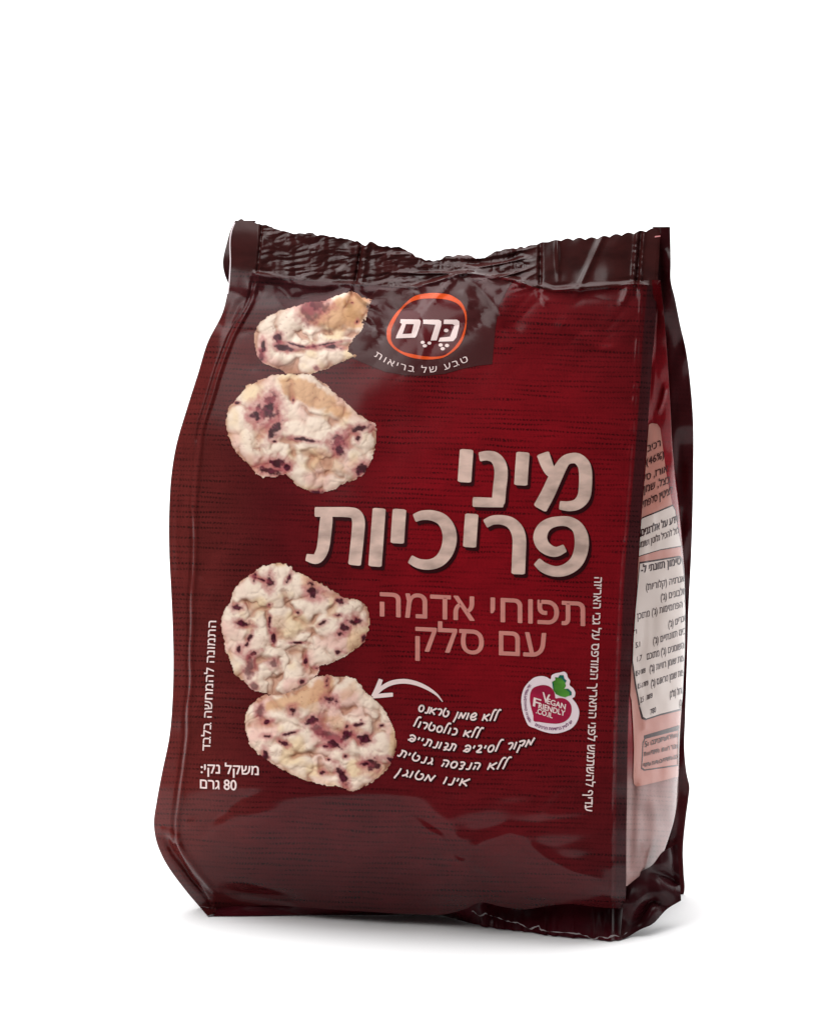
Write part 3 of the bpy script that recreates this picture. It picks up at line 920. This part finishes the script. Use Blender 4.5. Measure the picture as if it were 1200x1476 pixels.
# --- hand-written claims: every letter a pen stroke; x to the right, y up, height 1
HAND = {
    'א': (.75, [[(.05, .98), (.02, .5), (-.05, .0)], [(.72, 1.0), (.4, .72), (.16, .5), (.38, .28), (.62, .0)]]),
    'ל': (.42, [[(.62, 1.62), (.40, 1.66), (.26, 1.4), (.16, .9), (.10, .4), (.02, .02)]]),
    'ש': (.85, [[(.16, .42), (.5, .5), (.72, .82), (.5, 1.05), (.18, .8), (.06, .4), (.24, .04), (.58, .06), (.8, .3)]]),
    'ו': (.28, [[(.12, 1.0), (.08, .5), (.0, .0)]]),
    'מ': (.85, [[(.16, .95), (.08, .5), (-.04, .0)], [(.16, .9), (.34, .5), (.5, .12)], [(.78, 1.0), (.62, .55), (.5, .1)]]),
    'ן': (.32, [[(.2, 1.0), (.08, .2), (-.12, -.62)]]),
    'ט': (.8, [[(.2, 1.3), (.06, .8), (.04, .3), (.26, .02), (.56, .12), (.7, .5), (.62, .85), (.42, .82)]]),
    'ר': (.6, [[(.0, .92), (.28, 1.0), (.5, .84), (.46, .4), (.28, .02)]]),
    'נ': (.5, [[(.42, 1.0), (.38, .5), (.3, .04), (.0, .0)]]),
    'ס': (.72, [[(.5, .96), (.2, .9), (.04, .5), (.16, .08), (.44, .05), (.62, .42), (.56, .84), (.3, .96)]]),
    'כ': (.6, [[(.08, .96), (.36, .98), (.52, .62), (.42, .14), (.02, .0)]]),
    'ק': (.72, [[(.0, .94), (.34, 1.0), (.62, .9), (.54, .5), (.36, .24)], [(.2, .5), (.12, .0), (.02, -.6)]]),
    'י': (.26, [[(.12, .98), (.08, .78), (.03, .56)]]),
    'ב': (.66, [[(.1, .92), (.36, 1.0), (.46, .7), (.3, .36), (.08, .05), (.34, .0), (.62, .02)]]),
    'ת': (.75, [[(.12, .98), (.44, 1.0), (.64, .8), (.6, .4), (.54, .0)], [(.26, .96), (.18, .4), (.06, .02), (-.12, .06)]]),
    'ז': (.5, [[(.1, 1.0), (.4, .9), (.4, .5), (.14, .3), (.4, .1), (.1, -.1)]]),
    'ם': (.8, [[(.06, .78), (.3, 1.0), (.62, .8), (.62, .3), (.36, .02), (.14, .2), (.32, .48), (.6, .36)], [(.14, .2), (-.02, .06)]]),
    'ה': (.75, [[(.06, .95), (.4, 1.0), (.64, .82), (.6, .4), (.5, .0)], [(.22, .56), (.16, .3), (.08, .0)]]),
    'ד': (.62, [[(.04, .94), (.3, 1.0), (.5, .8), (.4, .5), (.2, .44), (.4, .3), (.34, .0), (.06, -.08)]]),
    'ג': (.55, [[(.28, 1.0), (.4, .6), (.28, .26), (.02, .0)], [(.34, .36), (.42, .16), (.5, .0)]]),
    ' ': (.55, []),
}


def hand(s, p0, p1, h, sag=0, wd=2.5):
    x = 0; st = []
    for ch in reversed(s):
        adv, ss = HAND[ch]
        for q_ in ss: st.append([(x + a + .2 * b_, b_) for a, b_ in q_])
        x += adv + .16
    xs_ = [a for q_ in st for a, _ in q_]; x0, x1 = min(xs_), max(xs_)
    p0, p1 = np.array(p0, float), np.array(p1, float); d = p1 - p0
    return [[(*(p0 + d * ((a - x0) / (x1 - x0)) + np.array((0, -1)) * b_ * h + np.array((0, 4 * sag * ((a - x0) / (x1 - x0)) * (1 - (a - x0) / (x1 - x0))))), wd) for a, b_ in q_] for q_ in st]


hs = []
for s_, p0, p1, h, sag in (('ללא שומן טראנס', (604, 1025), (722, 1039), 9.6, 4), ('ללא כולסטרול', (596, 1047), (697, 1065), 9.4, 2), ('מקור לסיבים תזונתיים', (588, 1067), (770, 1073), 9.6, 14),
                           ('ללא הנדסה גנטית', (573, 1089), (737, 1107), 9.6, 9), ('אינו מטוגן', (568, 1115), (677, 1133), 10.2, 3)):
    hs += hand(s_, p0, p1, h, sag)
strokes_on('claims_outline', hs, M['hand_dark'], layer=0, shift=(.9, .9), wide=1.2, dense=4)
strokes_on('claims_lettering', hs, M['white'], layer=3, dense=4)

# --- heart badge
HB = lambda pts: Z(745, 960, 12.63, pts)
shape('badge', [closed_spline(HB([(75, 600), (90, 500), (130, 390), (210, 290), (310, 210), (430, 182), (530, 200), (603, 240), (625, 170), (700, 132), (770, 120), (850, 104), (900, 140), (915, 200), (960, 270),
                                  (950, 345), (1010, 400), (1052, 480), (1040, 560), (1000, 590), (1070, 680), (1120, 800), (1120, 900), (1080, 1020), (1000, 1120), (880, 1185), (740, 1222), (600, 1222), (450, 1185), (320, 1130), (210, 1085), (150, 980), (100, 830), (78, 700)]), 4)],
      M['badge'], layer=2, step=5)
shape('badge_heart', [closed_spline(HB([(230, 560), (245, 470), (290, 400), (380, 360), (480, 345), (570, 365), (640, 420), (680, 500), (695, 585), (760, 580), (850, 590), (930, 640), (980, 720), (985, 830), (950, 930), (880, 1000), (780, 1040), (660, 1048), (520, 1035), (390, 1015), (300, 1000), (290, 900), (255, 770), (232, 660)]), 4)],
      M['beet'], layer=3, step=5)
shape('badge_leaf', [HB([(630, 290), (690, 255), (685, 200), (740, 210), (770, 165), (840, 165), (850, 220), (895, 265), (870, 310), (885, 360), (850, 415), (925, 410), (985, 470), (985, 530), (930, 545), (870, 570), (780, 550), (700, 510), (650, 430), (640, 350)])], M['leaf'], layer=3, step=5)
shape('badge_leaf', [HB([(740, 214), (770, 170), (840, 168), (852, 222), (897, 268), (870, 300), (835, 260), (800, 215)]), HB([(880, 425), (925, 412), (985, 470), (985, 530), (945, 535), (955, 480)]), HB([(632, 292), (655, 300), (668, 420), (650, 420), (640, 350)])], M['leaf_dark'], layer=4, step=5)
V1 = (.93, .37)
text('badge_lettering', 'V', HB([(450, 640)])[0], HB([(580, 690)])[0], 13.5, M['white'], layer=4, rtl=False, up=(.08, -1), bold=.7)
text('badge_lettering', 'EGAN', HB([(540, 680)])[0], HB([(870, 790)])[0], 7.6, M['white'], layer=4, rtl=False, up=(.12, -1), bold=.6)
text('badge_lettering', 'F', HB([(285, 725)])[0], HB([(415, 765)])[0], 12.5, M['white'], layer=4, rtl=False, up=(.12, -1), bold=.6)
text('badge_lettering', 'RIENDLY', HB([(385, 765)])[0], HB([(860, 910)])[0], 7.8, M['white'], layer=4, rtl=False, up=(.12, -1), bold=.6)
text('badge_lettering', '.CO.IL', HB([(340, 855)])[0], HB([(635, 950)])[0], 7.2, M['white'], layer=4, rtl=False, up=(.12, -1), bold=.6)
text('badge_small_lettering', 'יש לעיין ברשימת הרכיבים', None, None, 3.6, M['violet_text'], layer=4, step=3, bold=.35, curve=HB([(320, 1085), (440, 1135), (560, 1160), (700, 1165), (840, 1135), (940, 1075), (1005, 1020)]))
text('badge_small_lettering', 'x', None, None, 3.6, M['violet_text'], layer=4, step=3, bold=.2, loops=blurred_line(24, 5), curve=HB([(262, 1000), (205, 900), (175, 780), (165, 640), (180, 520), (215, 420), (255, 360)]))

# ------------------------------------------------------------------ printed pictures of the cakes


def cake(outline, origin, sc, tan, flecks, seed, blob=17.0, valleys=()):
    out = closed_spline(Z(*origin, sc, outline), 3)
    a = np.array(out); x0, y0 = a.min(0) - 2; x1, y1 = a.max(0) + 2; stp = 1.15
    nx, ny = int((x1 - x0) / stp) + 1, int((y1 - y0) / stp) + 1
    X, Y = np.meshgrid(x0 + np.arange(nx) * stp, y0 + np.arange(ny) * stp)
    rs = np.random.RandomState(seed)
    wx = X + 3.5 * fbm(X / 14, Y / 14, seed, 2); wy = Y + 3.5 * fbm(X / 14, Y / 14, seed + 5, 2)

    def blobs(n_r, amp):
        n = int((x1 - x0) * (y1 - y0) / (n_r * n_r) * .95); c = np.stack((rs.uniform(x0, x1, n), rs.uniform(y0, y1, n), rs.uniform(.65, 1.35, n)), 1)
        h = np.full(X.shape, -9.0)
        for cx, cy, r in c:
            d2 = ((wx - cx)**2 + (wy - cy)**2) / (n_r * r)**2
            h = np.maximum(h, np.sqrt(np.clip(1.0 - d2, 0, 1)) * r - .5 * np.clip(d2 - 1, 0, 4))
        return h * amp
    H = blobs(blob * 1.15, 9.0) + blobs(blob * .45, 1.7) + .7 * fbm(X / 9, Y / 9, seed + 9, 2) + 5 * fbm(X / 60, Y / 60, seed + 2, 2)
    de, _ = pdist(X, Y, out + [out[0]])
    H = H + 10 * (1 - np.exp(-de / 13))
    for vl in valleys:
        vz = open_spline(Z(*origin, sc, vl), 4); d, t = pdist(wx, wy, [tuple(c) for c in vz])
        H = H - 7.0 * np.exp(-(d / 5.6)**2) * np.clip(6 * t + .3, 0, 1) * np.clip(6 * (1 - t) + .3, 0, 1)
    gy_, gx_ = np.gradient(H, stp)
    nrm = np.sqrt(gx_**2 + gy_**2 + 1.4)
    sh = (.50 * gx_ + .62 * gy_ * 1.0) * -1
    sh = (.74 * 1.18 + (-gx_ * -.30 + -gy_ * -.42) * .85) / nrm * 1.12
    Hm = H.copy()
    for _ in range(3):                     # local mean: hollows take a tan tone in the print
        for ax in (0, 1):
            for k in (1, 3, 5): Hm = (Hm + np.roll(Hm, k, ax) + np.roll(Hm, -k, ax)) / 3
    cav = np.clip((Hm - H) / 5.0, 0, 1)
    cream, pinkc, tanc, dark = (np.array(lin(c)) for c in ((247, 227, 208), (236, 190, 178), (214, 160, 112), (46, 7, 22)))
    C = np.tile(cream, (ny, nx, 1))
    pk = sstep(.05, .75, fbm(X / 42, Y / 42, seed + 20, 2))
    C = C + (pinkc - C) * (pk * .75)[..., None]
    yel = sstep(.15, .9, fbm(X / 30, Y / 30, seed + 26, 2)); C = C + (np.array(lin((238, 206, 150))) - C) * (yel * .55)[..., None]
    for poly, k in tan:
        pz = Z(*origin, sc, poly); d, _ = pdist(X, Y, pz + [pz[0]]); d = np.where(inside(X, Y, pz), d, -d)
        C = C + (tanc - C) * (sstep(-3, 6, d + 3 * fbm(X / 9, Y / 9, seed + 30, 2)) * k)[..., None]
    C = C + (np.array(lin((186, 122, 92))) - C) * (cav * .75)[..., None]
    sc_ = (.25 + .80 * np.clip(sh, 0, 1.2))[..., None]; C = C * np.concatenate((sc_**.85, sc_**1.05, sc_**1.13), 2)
    for f in flecks:
        fx, fy, rx, ry = f[:4]; ang = math.radians(f[4]) if len(f) > 4 else 0; soft = f[5] if len(f) > 5 else 0
        (cx, cy), = Z(*origin, sc, [(fx, fy)]); rx, ry = 1.16 * rx / sc, 1.16 * ry / sc
        dx, dy = X - cx, Y - cy; ux, uy = dx * math.cos(ang) + dy * math.sin(ang), -dx * math.sin(ang) + dy * math.cos(ang)
        d = np.sqrt((ux / rx)**2 + (uy / ry)**2) + .46 * fbm(X / 6, Y / 6, seed + int(fx), 3)
        C = C + (np.array(lin((176, 84, 92))) - C) * ((1 - sstep(.9, 2.4, d)) * .6)[..., None]
        k = (1 - sstep(.62, 1.14 + soft, d)) * (.94 - .3 * (soft > 0))
        tone = dark * (1 + 2.4 * np.clip(fbm(X / 4, Y / 4, seed + 3 + int(fy), 2), 0, 1))[..., None]
        C = C + (tone - C) * k[..., None]
    spk = sstep(.72, .9, vnoise(X / 3.2, Y / 3.2, seed + 77)) * sstep(.1, .6, vnoise(X / 40, Y / 40, seed + 78))
    C = C + (np.array(lin((140, 40, 52))) - C) * (spk * .35)[..., None]
    xc, yc = X[:-1, :-1] + stp / 2, Y[:-1, :-1] + stp / 2
    keep = inside(xc + 1.3 * vnoise(xc / 4, yc / 4, seed), yc + 1.3 * vnoise(xc / 4, yc / 4, seed + 1), out)
    idx = np.arange(nx * ny).reshape(ny, nx)
    F = np.stack((idx[:-1, :-1], idx[1:, :-1], idx[1:, 1:], idx[:-1, 1:]), -1)[keep]
    used = np.unique(F); remap = np.zeros(nx * ny, int); remap[used] = np.arange(len(used))
    q_ = np.stack((X.ravel(), Y.ravel()), 1)[used]
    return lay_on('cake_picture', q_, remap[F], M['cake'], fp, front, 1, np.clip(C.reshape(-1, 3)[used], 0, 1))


c1 = cake([(225, 600), (245, 560), (290, 520), (360, 490), (430, 470), (480, 455), (560, 445), (600, 430), (690, 400), (740, 430), (785, 440), (770, 480), (760, 520), (740, 580), (715, 610), (690, 640), (672, 690), (712, 712), (650, 735),
           (600, 760), (540, 780), (500, 795), (440, 800), (380, 795), (330, 770), (260, 740), (235, 700), (222, 650)], (300, 300), 3.333,
          [([(470, 550), (560, 465), (690, 400), (785, 440), (740, 580), (700, 590), (640, 585), (560, 580), (510, 565)], .85)],
          [(490, 500, 34, 40, -20, .3), (530, 470, 40, 20, 0, .2), (335, 625, 16, 20), (365, 672, 35, 12, 10), (255, 710, 15, 20), (265, 668, 10, 25), (600, 668, 32, 10), (510, 665, 14, 9), (560, 655, 60, 5, -10), (715, 545, 8, 8), (430, 660, 40, 5, 15), (690, 455, 6, 5), (520, 765, 10, 8, 0, .3)], 101, 15, [[(470, 550), (560, 585), (640, 585), (720, 600)], [(500, 650), (530, 605), (575, 590)], [(340, 690), (480, 684), (640, 660), (700, 640)], [(330, 560), (350, 640), (380, 680)], [(470, 550), (490, 480), (570, 450)]])
c2 = cake([(90, 330), (85, 300), (100, 230), (130, 190), (175, 140), (190, 120), (250, 95), (310, 70), (400, 65), (490, 70), (560, 110), (600, 150), (670, 205), (720, 255), (770, 290), (800, 300), (808, 350), (800, 420), (780, 490), (750, 540),
           (700, 570), (650, 590), (600, 620), (540, 638), (490, 628), (430, 600), (390, 560), (375, 545), (330, 555), (270, 560), (230, 540), (200, 500), (150, 460), (110, 390)], (300, 520), 3.333,
          [([(330, 85), (400, 75), (480, 85), (560, 130), (640, 200), (700, 260), (640, 290), (560, 240), (480, 230), (400, 190), (340, 150)], .8), ([(480, 400), (600, 440), (680, 540), (560, 545), (490, 500)], .45), ([(230, 290), (300, 340), (250, 400)], .5)],
          [(300, 190, 30, 30), (275, 245, 48, 40, -30), (225, 262, 24, 20), (318, 328, 22, 40, 35), (730, 325, 58, 15, -12), (620, 390, 36, 24), (632, 425, 22, 26), (740, 522, 28, 20, -35), (300, 530, 44, 15, 12), (345, 492, 40, 20, 15), (375, 510, 14, 14), (520, 632, 24, 10), (465, 380, 42, 8, 10), (410, 190, 6, 9), (140, 202, 10, 5), (720, 375, 10, 12), (320, 388, 10, 4)], 202, 16, [[(215, 300), (235, 370), (240, 430), (270, 520)], [(340, 200), (320, 300), (250, 370)], [(330, 370), (420, 392), (460, 380)], [(380, 540), (430, 480), (400, 400)], [(470, 420), (490, 500), (530, 560)], [(530, 560), (600, 545), (660, 560)], [(450, 230), (520, 270), (640, 300)], [(400, 85), (400, 190)], [(660, 320), (700, 350), (680, 400), (760, 430)], [(560, 380), (600, 440), (660, 480)]])
c3 = cake([(100, 350), (130, 300), (150, 240), (190, 190), (250, 150), (300, 110), (370, 92), (430, 90), (480, 110), (490, 130), (540, 150), (590, 180), (640, 200), (700, 235), (750, 270), (790, 290), (860, 295), (910, 340), (925, 400), (920, 470),
           (900, 530), (860, 570), (800, 610), (740, 645), (690, 665), (640, 680), (645, 710), (610, 740), (560, 790), (500, 820), (440, 840), (380, 845), (310, 830), (250, 810), (200, 760), (150, 720), (130, 650), (100, 580), (95, 520), (75, 470), (80, 400)], (300, 790), 3.99,
          [([(350, 380), (470, 400), (420, 520), (370, 520)], .35), ([(660, 350), (740, 340), (760, 400), (680, 400)], .5)],
          [(350, 195, 22, 34), (270, 165, 14, 22), (300, 178, 30, 8, 20), (465, 170, 10, 26, 25), (600, 245, 28, 36, -25), (760, 305, 22, 16, -25), (840, 425, 38, 24), (782, 460, 22, 24), (755, 493, 18, 14), (748, 388, 18, 8), (655, 432, 26, 9, -25), (207, 435, 40, 16, 10), (160, 342, 32, 16, 10),
           (238, 520, 10, 38, 25), (178, 585, 12, 18), (258, 608, 32, 13, -20), (237, 690, 22, 44, 10, .3), (375, 660, 25, 18, 0, .2), (515, 545, 36, 6), (562, 650, 9, 26), (545, 767, 15, 16), (748, 595, 18, 11), (518, 370, 13, 10), (355, 430, 8, 34), (378, 510, 11, 30), (265, 795, 15, 20, 0, .3), (355, 325, 9, 9), (895, 520, 10, 16), (625, 690, 14, 9)], 303, 15, [[(250, 150), (330, 205), (390, 230)], [(430, 230), (460, 310), (510, 380)], [(350, 370), (360, 460), (390, 520)], [(500, 400), (560, 440), (640, 400)], [(640, 260), (740, 290), (690, 380)], [(380, 520), (480, 520), (560, 480), (720, 540)], [(130, 330), (240, 320)], [(180, 430), (240, 470), (230, 540)], [(230, 610), (250, 680), (330, 640), (400, 680)], [(420, 620), (400, 760)], [(550, 600), (560, 700), (640, 690)]])
c4 = cake([(330, 845), (420, 842), (470, 820), (540, 790), (600, 750), (680, 730), (740, 740), (820, 740), (870, 780), (905, 830), (960, 870), (1000, 910), (1030, 960), (1060, 1020), (1075, 1090), (1080, 1140), (1060, 1220), (1010, 1290), (950, 1340), (890, 1375),
           (830, 1400), (770, 1375), (680, 1365), (590, 1345), (500, 1310), (420, 1270), (350, 1225), (300, 1190), (250, 1140), (225, 1080), (215, 1010), (217, 960), (242, 910), (282, 868)], (300, 790), 3.99,
          [([(330, 870), (430, 850), (540, 800), (680, 735), (740, 760), (700, 850), (560, 930), (420, 930), (320, 950)], .75), ([(640, 980), (760, 950), (900, 1050), (820, 1110)], .5), ([(740, 830), (850, 760), (880, 830), (760, 900)], .4)],
          [(697, 872, 34, 22, 25), (682, 765, 11, 24), (490, 935, 22, 22, 20), (600, 990, 32, 17, -20), (640, 1050, 32, 20, 20, .25), (700, 1085, 50, 18, 20, .3), (792, 1080, 42, 22, -25), (722, 1130, 42, 20, 10), (862, 1015, 24, 9, -15), (800, 1022, 14, 12), (895, 1098, 32, 24), (942, 1245, 40, 36), (900, 1245, 24, 10),
           (1045, 1215, 18, 12, 20), (770, 1310, 18, 52, -28), (655, 1290, 16, 12), (790, 1195, 14, 13), (335, 1080, 20, 11), (345, 998, 20, 9, -20), (470, 1065, 36, 8, -15), (330, 1190, 15, 34), (440, 1122, 26, 12, 20), (300, 940, 16, 28, 0, .4), (668, 1140, 22, 8), (692, 1215, 11, 7), (995, 1020, 12, 8), (880, 988, 5, 5)], 404, 16, [[(330, 850), (420, 920), (560, 990), (640, 1060), (720, 1110)], [(440, 850), (560, 800)], [(700, 900), (660, 1000), (720, 1050), (860, 1100), (900, 1110)], [(220, 1040), (320, 1010), (430, 1000)], [(350, 1140), (440, 1110), (500, 1180), (460, 1230)], [(480, 1190), (600, 1180), (660, 1140), (760, 1160)], [(650, 1200), (660, 1280), (740, 1300)], [(760, 950), (860, 900)], [(760, 1200), (880, 1210)]])

# ------------------------------------------------------------------ side panel print
LB = 'side label'
lab = [(930, 612), (938, 610), (946, 611), (950, 617), (953, 640), (958, 680), (966, 722), (974, 762), (980, 800), (984, 830), (985, 890), (984.5, 938), (981, 1007), (978, 1053), (976, 1100), (975.5, 1119), (950, 1126), (925, 1132), (916, 1133.5),
       (912, 1130), (911, 1120), (912, 1080), (911, 1050), (908.5, 1010), (906, 1000), (908, 950), (912, 900), (916, 855), (920, 780), (925, 720), (930, 660)]
lb = shape('ingredients_label', [lab], M['pink'], sp, side, 0, 6)
shape('allergen_box', [[(917, 749), (968, 727), (971.5, 735), (975, 760), (981, 788), (950, 793), (930, 799), (917, 803)]], M['brown_text'], sp, side, 1, 6)
shape('allergen_box', [[(916, 751.5), (967, 729.5), (970.5, 736), (974, 760), (979.5, 786.5), (950, 791.5), (930, 797.5), (916, 802)]], M['paper'], sp, side, 2, 6)
nut = [(920, 810), (978, 801), (982, 806), (984.5, 832), (985.3, 880), (984.8, 938), (981.5, 1007), (979, 1024), (950, 1031), (928, 1038), (923, 1036), (919, 1020), (913, 985), (908.5, 952), (911, 900), (916, 850)]
shape('nutrition_box', [nut], M['brown_text'], sp, side, 1, 6)
shape('nutrition_box', [[(920.5, 812.5), (976.5, 803.5), (979.8, 808), (983.6, 833), (985.2, 880), (984.6, 938), (981.3, 1005), (978.7, 1021), (950, 1028.5), (929, 1035.5), (925, 1033), (921, 1018), (914.5, 984), (910, 952), (912, 900), (917, 850)]], M['paper'], sp, side, 2, 6)
shape('recycling_box', [[(926, 1060), (977, 1045), (977, 1049.5), (926, 1064)]], M['brown_text'], sp, side, 1, 6)
bx_o = [(927, 1063), (976.5, 1050), (975.2, 1104), (926, 1111), (922, 1108), (924, 1070)]
bx_i = [(928, 1065), (975.8, 1052.4), (974.4, 1102.2), (927, 1109), (923.5, 1106), (925.5, 1071)]
shape('recycling_box', [bx_o, bx_i], M['brown_text'], sp, side, 1, 6)


def stext(s, p0, p1, h, mat='brown_text', bold=.35, layer=3, rlim=None, llim=None):
    cl = []
    if rlim: cl.append(((rlim, 0), (1, 0)))
    if llim: cl.append(((llim, 0), (-1, 0)))
    text('label_lettering', s, p0, p1, h, M[mat], sp, side, layer, bold, up=(0, -1), step=5, clip=cl or None)


stext('רכיבים:', (920, 657), (950, 643), 9, rlim=952, llim=926)
stext('(46%), עמילן', (897, 686), (955, 660), 9, rlim=957, llim=924)
stext('אורז, סלק ובצל', (894, 708), (960, 680), 9, rlim=962, llim=921)
stext('בצל, שמן קנולה', (899, 722), (963.5, 696), 9.5, rlim=965, llim=920)
stext('לציטין סלפתית', (920, 735), (967, 711), 9.5, rlim=968)
stext('מידע על אלרגנים!', (920, 774), (978, 751), 9.5, bold=.9, rlim=974.5)
stext('עלול להכיל גלוטן ושומשום', (912, 793), (980, 767), 8, llim=918, rlim=976.5)
stext('סימון תזונתי ל-', (922, 826), (979, 813), 9.5, bold=.9, rlim=979)
for s_, p0, p1, rl in (('אנרגיה (קלוריות)', (929, 851), (984, 838), 984), ('חלבונים (ג\')', (950, 866), (987, 856), 984.5), ('סך הפחמימות (ג\') מתוכן', (916, 893), (993, 872), 984.8), ('סוכרים (ג\')', (961, 905), (990, 893), 984.8),
                       ('סיבים תזונתיים (ג\')', (939, 929), (993, 911), 984.4), ('סך השומנים (ג\') מתוכם', (930, 951), (994, 931), 984.2), ('חומצות שומן רוויות (ג\')', (934, 969), (994, 949), 983), ('חומצות שומן טראנס (ג\')', (936, 990), (992, 970), 982), ('כולסטרול (מ"ג)', (963, 1006), (992, 995), 981), ('נתרן (מ"ג)', (977, 1018), (996, 1010), 980)):
    stext(s_, p0, p1, 8.6, rlim=rl)
for s_, p0, p1 in (('ר', (912, 915), (915.5, 913)), ('5.1', (914, 934), (920, 932)), ('1.7', (916, 954), (923, 951)), ('פחות מ-0.5', (914, 975), (928, 969)), ('פחות מ-0.5', (917, 993), (932, 987)), ('פחות מ-2.5', (921, 1013), (938, 1005)), ('780', (935, 1030), (943, 1026))):
    stext(s_, p0, p1, 6.6)
for n_, p0, p1, h_ in ((15, (932, 1075), (975, 1062), 6.5), (20, (926, 1090), (975, 1078), 6), (18, (925, 1106), (975, 1093), 5.5)):
    text('label_lettering', 'x', p0, p1, h_, M['brown_text'], sp, side, 3, .2, up=(0, -1), step=5, loops=blurred_line(n_, n_))
stext('5', (927, 1077), (930.5, 1076), 7)

# --- small marks on the fins
pts = np.array([(x, y) for y in np.linspace(321, 424, 30) for x in (0, 1)], float)
for i in range(30):
    y = pts[2 * i, 1]; x = float(silL(y)); pts[2 * i, 0] = x + .3; pts[2 * i + 1, 0] = x + 2.0
fcs = [(2 * i, 2 * i + 2, 2 * i + 3, 2 * i + 1) for i in range(29)]
lay_on('pale_print_edge', pts, fcs, M['badge'], ts, front, 1)
pts = [(943, 340.5), (947, 340), (951, 339.5), (943, 342.3), (947, 341.8), (951, 341.3)]
lay_on('print_line', pts, [(0, 3, 4, 1), (1, 4, 5, 2)], M['thread'], ts, front, 1)
